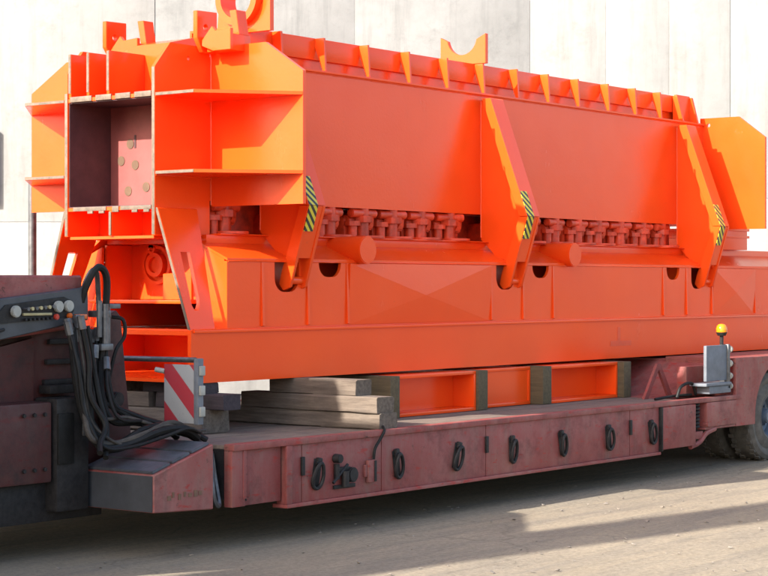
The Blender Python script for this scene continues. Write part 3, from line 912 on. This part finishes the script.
def build_front():
    # stepped ramp boxes either side of the neck
    for y0, y1 in ((0.0, 0.60), (2.40, 3.0)):
        b = MB().prism([(-1.765, 0.285), (-1.765, 0.505), (-1.255, 0.655), (-1.255, 0.262)], 'y', y0, y1, bev=0.006)
        bx = b.build('ramp_box', 'red', trailer)
        sl = Vector((0.51, 0, 0.15)).normalized(); nz = Vector((-sl.z, 0, sl.x))
        for k in range(3):
            a0 = Vector((-1.765, 0, 0.505)) + sl * (0.012 + k * 0.174); a1 = a0 + sl * 0.158
            b = MB()
            yy0, yy1 = y0 + 0.022, y1 - 0.012
            pts = [p + nz * h + Vector((0, yy, 0)) for p in (a0, a1) for h in (0.001, 0.018) for yy in (yy0, yy1)]
            b.hull(pts, bev=0.004)
            b.build('tread_plate', 'tread', bx)
        MB().box(-1.772, -1.766, y0 + 0.01, y1 - 0.01, 0.29, 0.50).build('front_panel', 'darkgrey', bx)
    # stencilled number on the near side face: faint olive characters
    x = -1.66
    rnd = random.Random(9)
    for ch in range(7):
        a = x + rnd.uniform(0, 0.012); h = rnd.uniform(0.02, 0.045); z = rnd.uniform(0.345, 0.365)
        MB().box(a, a + rnd.uniform(0.018, 0.034), -0.003, -0.001, z, z + h).build('stencil_mark', 'faint_stencil', trailer)
        x += 0.045
    # chain hanging in the gap
    pts = [(-1.17, 0.10, 0.60), (-1.20, 0.06, 0.40), (-1.19, 0.05, 0.30), (-1.13, 0.07, 0.275), (-1.11, 0.12, 0.42), (-1.12, 0.14, 0.58)]
    MB().path(pts, 0.016, 6).build('chain_hose', 'steel', trailer)
    MB().box(-1.25, -1.10, 0.16, 2.84, 0.30, 0.60).build('front_bulkhead', 'darksteel', trailer)
    # neck: arm, column, gusset
    Y0, Y1 = 0.62, 2.38
    arm = MB().prism([(-5.2, 1.02), (-5.2, 1.44), (-3.6, 1.62), (-2.3, 1.672), (-1.74, 1.672), (-1.74, 1.36), (-2.35, 1.30), (-3.6, 1.06)], 'y', Y0, Y1, bev=0.012)
    arm.build('neck_arm', 'red', trailer)
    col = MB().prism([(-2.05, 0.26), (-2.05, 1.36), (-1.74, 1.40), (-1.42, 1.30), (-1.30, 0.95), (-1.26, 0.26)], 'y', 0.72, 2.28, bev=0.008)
    col.build('neck_column', 'red_shaded', trailer)
    MB().prism([(-3.4, 1.06), (-2.06, 1.30), (-2.06, 0.80)], 'y', 0.70, 0.74).build('neck_gusset', 'red_shaded', trailer)
    MB().prism([(-1.52, 0.60), (-1.52, 1.42), (-1.44, 1.46), (-1.40, 1.42), (-1.30, 0.60)], 'y', 0.64, 0.715, bev=0.006).build('neck_strut', 'red_shaded', trailer)
    b = MB().box(-3.4, -2.08, 0.52, 2.2, 0.46, 0.93, 0.015); b.build('tank_box', 'red_shaded', trailer)
    b = MB(); b.box(-3.6, -1.60, 0.60, 2.3, 0.22, 0.455, 0.01); b.box(-2.06, -1.80, 0.50, 0.70, 0.28, 0.95, 0.02); b.build('underframe', 'darksteel', trailer)
    MB().box(-2.055, -1.93, 0.49, 0.60, 0.56, 0.86, 0.008).build('filter_housing', 'black', trailer)
    MB().box(-1.86, -1.80, 0.488, 0.4995, 0.72, 0.80, 0.003).build('maker_plate', 'steel', trailer)
    # control panel with gauges on the side of the arm
    cp = MB().prism([(-2.75, 1.25), (-2.75, 1.505), (-1.76, 1.60), (-1.745, 1.58), (-1.745, 1.405), (-1.80, 1.395)], 'y', 0.565, 0.619, bev=0.006).build('control_panel', 'darkgrey', trailer)
    rec = MB().prism([(-2.47, 1.39), (-2.48, 1.43), (-2.40, 1.50), (-1.95, 1.545), (-1.88, 1.52), (-1.87, 1.46), (-1.90, 1.425)], 'y', 0.558, 0.5645).build('panel_recess', 'darksteel', cp)
    for x, z in ((-2.335, 1.462), (-2.005, 1.487), (-1.925, 1.49)):
        g = MB(); g.cyl((x, 0.5575, z), (x, 0.53, z), 0.034, seg=20, bev=0.005)
        g.build('gauge', 'white', cp)
    b = MB(); b.box(-2.275, -2.055, 0.545, 0.5575, 1.437, 1.452, 0.002); b.build('label_strip', 'brass', cp)
    for k in range(7):
        b = MB(); b.cyl((-2.262 + k * 0.033, 0.5575, 1.475 + k * 0.002), (-2.262 + k * 0.033, 0.525, 1.475 + k * 0.002), 0.007, seg=8); b.cyl((-2.262 + k * 0.033, 0.525, 1.475 + k * 0.002), (-2.262 + k * 0.033, 0.515, 1.475 + k * 0.002), 0.011, seg=8)
        b.build('valve_knob', 'brass' if k % 2 else 'steel', cp)
        b = MB(); b.cyl((-2.262 + k * 0.033, 0.5575, 1.413 + k * 0.001), (-2.262 + k * 0.033, 0.535, 1.413 + k * 0.001), 0.008, seg=8); b.build('valve_knob', 'darksteel', cp)
    for x, z, m in ((-2.02, 1.427, 'red_lens'), (-1.915, 1.432, 'orange_lens')):
        b = MB(); b.cyl((x, 0.5575, z), (x, 0.535, z), 0.017, seg=14, bev=0.004); b.build('indicator_lamp', m, cp)
    b = MB().box(-1.865, -1.765, 0.552, 0.5645, 1.375 + 0.035, 1.44, 0.005); b.build('marker_lamp', 'orange_lens', cp)
    MB().path([(-2.60, 0.55, 1.335), (-2.50, 0.535, 1.345), (-2.42, 0.55, 1.36)], 0.010).build('grab_handle', 'darksteel', cp)
    # hydraulic hoses
    hoses = [
        [(-1.80, 0.62, 1.40), (-1.77, 0.55, 1.62), (-1.71, 0.52, 1.72), (-1.64, 0.52, 1.66), (-1.63, 0.54, 1.45), (-1.66, 0.56, 1.10)],
        [(-1.78, 0.64, 1.44), (-1.74, 0.58, 1.66), (-1.68, 0.57, 1.70), (-1.63, 0.60, 1.55), (-1.62, 0.60, 1.2)],
        [(-1.90, 0.55, 1.38), (-1.90, 0.50, 1.15), (-1.85, 0.46, 0.92), (-1.84, 0.42, 0.74), (-1.70, 0.38, 0.66), (-1.50, 0.34, 0.74), (-1.28, 0.30, 0.76), (-1.12, 0.30, 0.69)],
        [(-1.66, 0.55, 1.15), (-1.70, 0.50, 0.95), (-1.66, 0.45, 0.80), (-1.48, 0.42, 0.78), (-1.30, 0.40, 0.74), (-1.15, 0.42, 0.68), (-1.06, 0.50, 0.66)],
        [(-1.92, 0.52, 1.36), (-1.95, 0.46, 1.10), (-1.92, 0.42, 0.85), (-1.84, 0.36, 0.66), (-1.66, 0.32, 0.66), (-1.46, 0.25, 0.73), (-1.30, 0.20, 0.74), (-1.16, 0.22, 0.68)],
        [(-1.60, 0.58, 1.30), (-1.63, 0.53, 1.10), (-1.60, 0.50, 0.90), (-1.52, 0.46, 0.84), (-1.36, 0.36, 0.77), (-1.22, 0.28, 0.74), (-1.10, 0.20, 0.66)],
        [(-1.84, 0.48, 1.37), (-1.80, 0.47, 1.15), (-1.78, 0.44, 0.95), (-1.76, 0.40, 0.78), (-1.80, 0.36, 0.66), (-1.86, 0.30, 0.60)],
        [(-1.52, 0.60, 1.42), (-1.47, 0.55, 1.40), (-1.46, 0.55, 1.30), (-1.52, 0.56, 1.22), (-1.56, 0.58, 1.05)],
    ]
    for i, h in enumerate(hoses):
        MB().path(h, (0.022, 0.016, 0.024, 0.022, 0.026, 0.020, 0.018, 0.012)[i], 8).build('hydraulic_hose', 'black' if i not in (1,) else 'steel', trailer)
    rnd = random.Random(4)
    for i in range(9):
        dx, dy, dz = rnd.uniform(-.09, .05), rnd.uniform(-.05, .05), rnd.uniform(-.04, .05)
        base = hoses[(2, 4, 5, 3, 6)[i % 5]]
        pts = [(x + dx + rnd.uniform(-.03, .03), y + dy + rnd.uniform(-.02, .02), max(0.63, z + dz + rnd.uniform(-.03, .03))) for x, y, z in base]
        MB().path(pts, rnd.choice((0.009, 0.011, 0.014, 0.018)), 8).build('hydraulic_hose', 'black' if i % 3 else 'dusty_hose', trailer)
        f = Vector(pts[0]); g = Vector(pts[1]); d = (g - f).normalized()
        MB().cyl(f - d * 0.03, f + d * 0.05, 0.024, seg=8).build('hose_fitting', 'steel', trailer)
    b = MB()
    b.box(-1.70, -1.60, 0.52, 0.62, 1.42, 1.46, 0.006)
    b.cyl((-1.69, 0.53, 1.30), (-1.69, 0.53, 1.52), 0.018, seg=10)
    b.cyl((-1.65, 0.52, 1.26), (-1.65, 0.52, 1.50), 0.020, seg=10)
    b.cyl((-1.61, 0.54, 1.24), (-1.61, 0.54, 1.48), 0.016, seg=10)
    b.box(-1.70, -1.60, 0.50, 0.56, 1.22, 1.26, 0.006)
    b.box(-1.60, -1.48, 0.56, 0.64, 1.47, 1.50, 0.006)
    b.build('hose_manifold', 'steel', trailer)
    for (x, z) in ((-2.30, 0.86), (-2.22, 0.86), (-2.30, 0.54), (-2.22, 0.54), (-2.14, 0.86), (-2.14, 0.54)):
        MB().cyl((x, 0.521, z), (x, 0.505, z), 0.012, seg=6).build('bolt', 'darksteel', trailer)
    for k in range(3):
        z = 1.02 + 0.12 * k
        MB().box(-1.98 + 0.02 * k, -1.72, 0.69, 0.72, z, z + 0.03, 0.004).build('hose_clamp', 'darksteel', trailer)
    MB().box(-2.02, -1.78, 0.60, 0.70, 0.97, 1.02, 0.006).build('step_bracket', 'darksteel', trailer)
    MB().cyl((-1.55, 0.50, 0.92), (-1.55, 0.62, 0.92), 0.045, seg=16, bev=0.006).build('coupling', 'darksteel', trailer)
    # striped warning board on a swing arm
    MB().cyl((-1.20, 0.98, 1.150), (-1.20, 0.20, 1.155), 0.017, seg=12).build('board_arm', 'steel', trailer)
    wb = MB().box(-1.207, -1.195, 0.205, 0.46, 0.765, 1.125, 0.003).build('warning_board', 'redwhite', trailer)
    MB().box(-1.215, -1.165, 0.165, 0.203, 0.76, 1.165, 0.006).build('board_frame', 'grey', wb)
    for z in (0.84, 0.97, 1.09):
        MB().box(-1.212, -1.168, 0.146, 0.164, z - 0.03, z + 0.03, 0.006).build('side_lamp', 'white', wb)
    MB().cyl((-1.20, 0.46, 1.08), (-1.22, 0.52, 1.09), 0.016, seg=10).build('board_pin', 'white', wb)
build_front()

def build_rear():
    def side(y, s):
        c0 = [6.36, 7.46, 8.56]
        poly = [(5.52, 0.36), (5.52, 0.965), (9.9, 0.965), (9.9, 0.45)]
        for xc in reversed(c0):
            for a in range(0, 181, 12): poly.append((xc + 0.465 * math.cos(R(a)), 0.425 + 0.465 * math.sin(R(a))))
        poly += [(5.8945, 0.36)]
        ya, yb = (y - 0.01, y + 0.022) if s > 0 else (y - 0.022, y + 0.01)
        MB().prism(poly, 'y', ya, yb, bev=0.003).build('fender', 'red', trailer)
        t0, t1 = (y + 0.023, y + 0.70) if s > 0 else (y - 0.70, y - 0.023)
        MB().box(5.53, 9.59, t0, t1, 0.935, 0.962).build('fender_top', 'red', trailer)
        MB().box(5.53, 5.56, t0, t1, 0.36, 0.934).build('fender_front', 'red', trailer)
        prof = [(-0.125, 0.19), (-0.125, 0.235), (-0.118, 0.27), (-0.10, 0.30), (-0.12, 0.33), (-0.122, 0.36), (-0.10, 0.395), (-0.085, 0.402), (0.085, 0.402), (0.10, 0.395), (0.12, 0.36), (0.11, 0.27), (0.12, 0.235), (0.12, 0.19), (-0.125, 0.19)]
        tyre = MB().lathe((0, 0, 0), 'y', prof, 44)
        for k in range(44):      # shoulder lugs
            t = 2 * math.pi * k / 44
            for yy in (-0.095, 0.05):
                p = Vector((0.402 * math.cos(t), yy + (0.022 if k % 2 else 0), 0.402 * math.sin(t)))
                u = Vector((-math.sin(t), 0, math.cos(t))); n = Vector((math.cos(t), 0, math.sin(t)))
                tyre.hull([p + u * a + n * h + Vector((0, w, 0)) for a in (-0.018, 0.018) for h in (-0.006, 0.009) for w in (0, 0.045)])
        tyre = tyre.mesh('tyre')
        rim = MB().lathe((0, 0, 0), 'y', [(-0.112, 0.192), (-0.128, 0.205), (-0.122, 0.188), (-0.09, 0.175), (-0.02, 0.160), (0.015, 0.10), (-0.02, 0.085), (-0.02, 0.0)], 36).mesh('rim')
        hub = MB(); hub.cyl((0, -0.11, 0), (0, 0.0, 0), 0.062, 0.078, seg=20, bev=0.008)
        for k in range(8):
            t = 2 * math.pi * k / 8
            hub.cyl((0.118 * math.cos(t), -0.03, 0.118 * math.sin(t)), (0.118 * math.cos(t), 0.02, 0.118 * math.sin(t)), 0.013, seg=6)
        hub = hub.mesh('hub')
        for xc in c0:
            for off in (0.19, 0.50):
                yy = y + s * off
                o = link('wheel', tyre, 'tyre', trailer, (xc, yy, 0.402))
                if s < 0: o.rotation_euler = (0, 0, math.pi)
                for nm, me, mt in (('rim', rim, 'rim'), ('hub', hub, 'rim')):
                    c = link(nm, me, mt); c.parent = o
    side(0.0, 1); side(3.0, -1)
    b = MB()
    b.box(5.57, 9.6, 0.72, 2.28, 0.36, 0.94)
    b.build('rear_frame', 'red', trailer)
    MB().prism([(4.74, 0.606), (4.74, 0.632), (5.10, 0.655), (5.50, 0.90), (5.568, 0.93), (5.568, 0.606)], 'y', 0.30, 2.70, bev=0.004).build('rear_ramp', 'red', trailer)
    for y in (0.36, 2.62):
        MB().prism([(4.55, 0.632), (4.78, 0.93), (4.83, 0.93), (5.05, 0.632), (4.98, 0.632), (4.805, 0.88), (4.62, 0.632)], 'y', y, y + 0.025).build('ramp_gusset', 'red', trailer)
    MB().box(5.00, 5.56, 0.20, 0.296, 0.642, 0.90, 0.006).build('rear_box', 'red', trailer)
    MB().path([(4.72, 0.14, 0.645), (4.78, 0.13, 0.74), (4.95, 0.12, 0.76), (5.02, 0.12, 0.66)], 0.014, 8).build('air_hose', 'black', trailer)
    MB().path([(4.45, 0.20, 0.643), (4.65, 0.16, 0.66), (4.85, 0.22, 0.655), (5.0, 0.15, 0.66)], 0.012, 8).build('air_hose', 'black', trailer)
    # grey lamp board with amber beacon
    lb = MB().box(5.02, 5.395, 0.015, 0.045, 0.775, 1.085, 0.004).build('lamp_board', 'grey', trailer)
    b = MB(); b.box(4.955, 5.42, -0.02, 0.15, 0.735, 0.76, 0.004); b.box(5.05, 5.45, 0.0, 0.13, 0.665, 0.732, 0.01)
    b.build('lamp_tray', 'grey', lb)
    MB().box(5.396, 5.43, 0.0, 0.09, 0.70, 1.09, 0.005).build('board_edge', 'steel', lb)
    for z in (1.045, 0.92, 0.81, 0.72):
        MB().cyl((5.431, 0.02, z), (5.475, 0.02, z), 0.036, 0.028, seg=16, bev=0.006).build('lamp', 'white', lb)
    MB().cyl((5.365, 0.05, 1.086), (5.365, 0.05, 1.165), 0.017, seg=10).build('beacon_stalk', 'darksteel', lb)
    MB().cyl((5.365, 0.05, 1.165), (5.365, 0.05, 1.195), 0.035, 0.05, seg=18).build('beacon_base', 'darksteel', lb)
    MB().lathe((5.365, 0.05, 1.196), 'z', [(0, 0.0), (0, 0.047), (0.03, 0.049), (0.054, 0.042), (0.070, 0.027), (0.076, 0.0)], 22).build('beacon_lens', 'beacon', lb)
build_rear()

# ------------------------------------------------------------------ timbers and supports on the deck
DZ = 0.636
def timber(x0, x1, y0, y1, z0, z1, label, mat='timber', rot=0.0):
    c = Vector(((x0 + x1) / 2, (y0 + y1) / 2, z0))
    rnd = random.Random(int((x0 + 3) * 97 + y0 * 13 + z0 * 71))
    n = max(4, int((y1 - y0) / 0.12)); hx = (x1 - x0) / 2; h = z1 - z0
    bm = bmesh.new(); rows = []
    for k in range(n + 1):
        y = (y0 - c.y) + (y1 - y0) * k / n
        w = []
        for (sx, sz) in ((-1, 0.08), (-1, 0.92), (-0.92, 1), (0.92, 1), (1, 0.92), (1, 0.08), (0.92, 0), (-0.92, 0)):
            jx, jz = rnd.uniform(-0.005, 0.005), (rnd.uniform(-0.004, 0.0) if 0.05 < sz < 1 else 0.0)
            w.append(bm.verts.new((sx * hx + jx, y + (rnd.uniform(-0.008, 0.008) if k in (0, n) else 0), sz * h + jz)))
        rows.append(w)
    for A, B in zip(rows[:-1], rows[1:]):
        for k in range(8): bm.faces.new((A[k], A[(k + 1) % 8], B[(k + 1) % 8], B[k]))
    bm.faces.new(rows[0][::-1]); bm.faces.new(rows[-1])
    b = MB().merge(bm)
    o = b.build('timber', mat, None, c)
    o.rotation_euler = (0, 0, rot)
    return tag(o, label, 'timber', 'timbers packed under the machine')
z1, z2, z3, z4 = DZ, 0.746, 0.856, 0.965
timber(0.42, 0.60, 0.03, 1.46, z1, z2, 'long grey timber lying on the deck, lowest of the stack with exposed ends', rot=0.01)
timber(0.41, 0.59, 0.035, 1.28, z2, z3, 'grey timber in the middle of the stack with exposed ends', rot=-0.012)
timber(0.43, 0.60, 0.245, 1.01, z3, z4, 'short grey timber on top of the stack with exposed ends, touching orange base', rot=0.008)
timber(-0.56, -0.30, 0.74, 2.42, z1, 0.79, 'thick brown timber on the deck under the front end of the machine')
timber(-0.50, -0.32, 0.62, 1.22, 0.79, 0.893, 'dark tarred timber sticking out behind the striped warning board', 'timber_dark', 0.02)
timber(-0.54, -0.30, 1.26, 2.35, 0.79, 0.893, 'brown timber beside the dark tarred one under the front end')
timber(-0.50, -0.34, 0.80, 1.35, 0.893, 0.965, 'dark top timber touching the front end of the orange base', 'timber_dark')
timber(-0.52, -0.33, 1.5, 2.2, 0.893, 0.965, 'brown top timber touching the front end of the orange base')

def support(x0, x1, y0, label, solid):
    zt = 0.945
    t = thing('support_frame', ((x0 + x1) / 2, y0 + 0.38, DZ), label, 'support', 'orange supports under the machine')
    MB().box(x0, x1, y0, 1.45, DZ, DZ + 0.026, 0.003).build('bottom_plate', 'orange', t)
    MB().box(x0, x1, y0, 1.45, zt - 0.026, zt, 0.003).build('top_plate', 'orange', t)
    d = 0.01 if solid else 0.20
    MB().box(x0 + 0.03, x1 - 0.03, y0 + d, y0 + d + 0.02, DZ + 0.0265, zt - 0.0265).build('web', 'orange', t)
    for x in (x0, x1 - 0.028):
        MB().box(x, x + 0.028, y0, 1.45, DZ + 0.0265, zt - 0.0265, 0.002).build('end_stiffener', 'orange', t)
support(1.405, 2.46, 0.66, 'open fronted orange support frame next to the grey timber stack', False)
support(2.60, 3.385, 0.76, 'plain faced orange support frame between the two open fronted ones', True)
support(3.525, 4.61, 0.66, 'open fronted orange support frame nearest the trailer rear ramp', False)
def upright(x0, x1, y0, label):
    c = Vector(((x0 + x1) / 2, 1.0, DZ))
    b = MB().box(x0 - c.x, x1 - c.x, y0 - 1.0, 0.45, 0, 0.31, 0.006)
    return tag(b.build('plank', 'plank_end', None, c), label, 'plank', 'planks standing between the supports')
upright(1.285, 1.40, 0.60, 'brown plank on edge between the grey timber stack and an orange support')
upright(2.465, 2.595, 0.64, 'brown plank on edge left of the plain faced orange support')
upright(3.39, 3.52, 0.64, 'brown plank on edge right of the plain faced orange support')
upright(4.615, 4.74, 0.60, 'brown plank on edge next to the trailer rear ramp')

# ------------------------------------------------------------------ pole at the left, unseen truck and added mast that cast shadows
p = MB(); p.cyl((0, 0, 0), (0, 0, 2.42), 0.032, seg=16); p.cyl((0, 0, 0), (0, 0, 0.04), 0.09, seg=18, bev=0.006)
tag(p.build('steel_pole', 'steel', None, (0.40, 3.45, 0)), 'thin grey steel pole standing between the white wall and the machine', 'pole')

def build_truck():
    t = thing('unseen_truck_tractor', (-6.5, 1.45, 0), 'unseen red truck tractor unit coupled ahead of the trailer neck, with added shadow blocks', 'truck')
    MB().prism([(-10.6, 1.0), (-10.75, 1.9), (-10.3, 3.0), (-10.0, 3.2), (-8.5, 3.2), (-8.5, 1.0)], 'y', 0.30, 2.65, bev=0.05).build('unseen_truck_cab', 'truck', t)
    MB().prism([(0.45, 0.95), (0.12, 1.56), (-0.23, 2.30), (-0.20, 2.85), (0.73, 3.48), (2.2, 3.48), (3.0, 2.85), (3.05, 2.30), (2.8, 1.56), (2.45, 0.95)], 'x', -4.6, -4.2, bev=0.03).build('shadow_profile', 'truck', t)  # added blocker, outline worked back from the ground shadow it casts
    MB().box(-4.58, -4.22, 2.10, 2.75, 2.9, 4.05, 0.03).build('shade_block', 'grey', t)  # this block and the next are added to shade the machine's front end
    MB().box(-4.58, -4.22, 1.30, 2.095, 3.3, 3.77, 0.03).build('shade_block', 'grey', t)
    MB().box(-10.5, -3.6, 0.95, 1.95, 0.60, 0.95, 0.01).build('chassis', 'darksteel', t)
    MB().box(-10.1, -9.1, 0.285, 0.299, 1.9, 2.7, 0.01).build('side_window', 'glass', t)
    for x in (-9.7, -6.4, -5.2):
        for y in (0.40, 2.50):
            w = MB(); w.lathe((x, y, 0.5), 'y', [(-0.14, 0.0), (-0.12, 0.27), (-0.15, 0.30), (-0.15, 0.46), (-0.10, 0.50), (0.10, 0.50), (0.15, 0.46), (0.15, 0.30), (0.12, 0.27), (0.14, 0.0)], 28)
            w.build('wheel', 'tyre', t)
build_truck()
mst = thing('shadow_mast', (-12.2, 1.15, 0), 'unseen square concrete mast added to cast a shadow band on the ground', 'mast')  # added out of view for its shadow band, not a known mast
MB().box(-12.5, -11.9, 0.85, 1.45, 0, 12.5, 0.03).build('shadow_mast_shaft', 'concrete', mst)
MB().box(-12.7, -11.7, 0.65, 1.65, 12.5, 12.8, 0.03).build('shadow_mast_head', 'grey', mst)
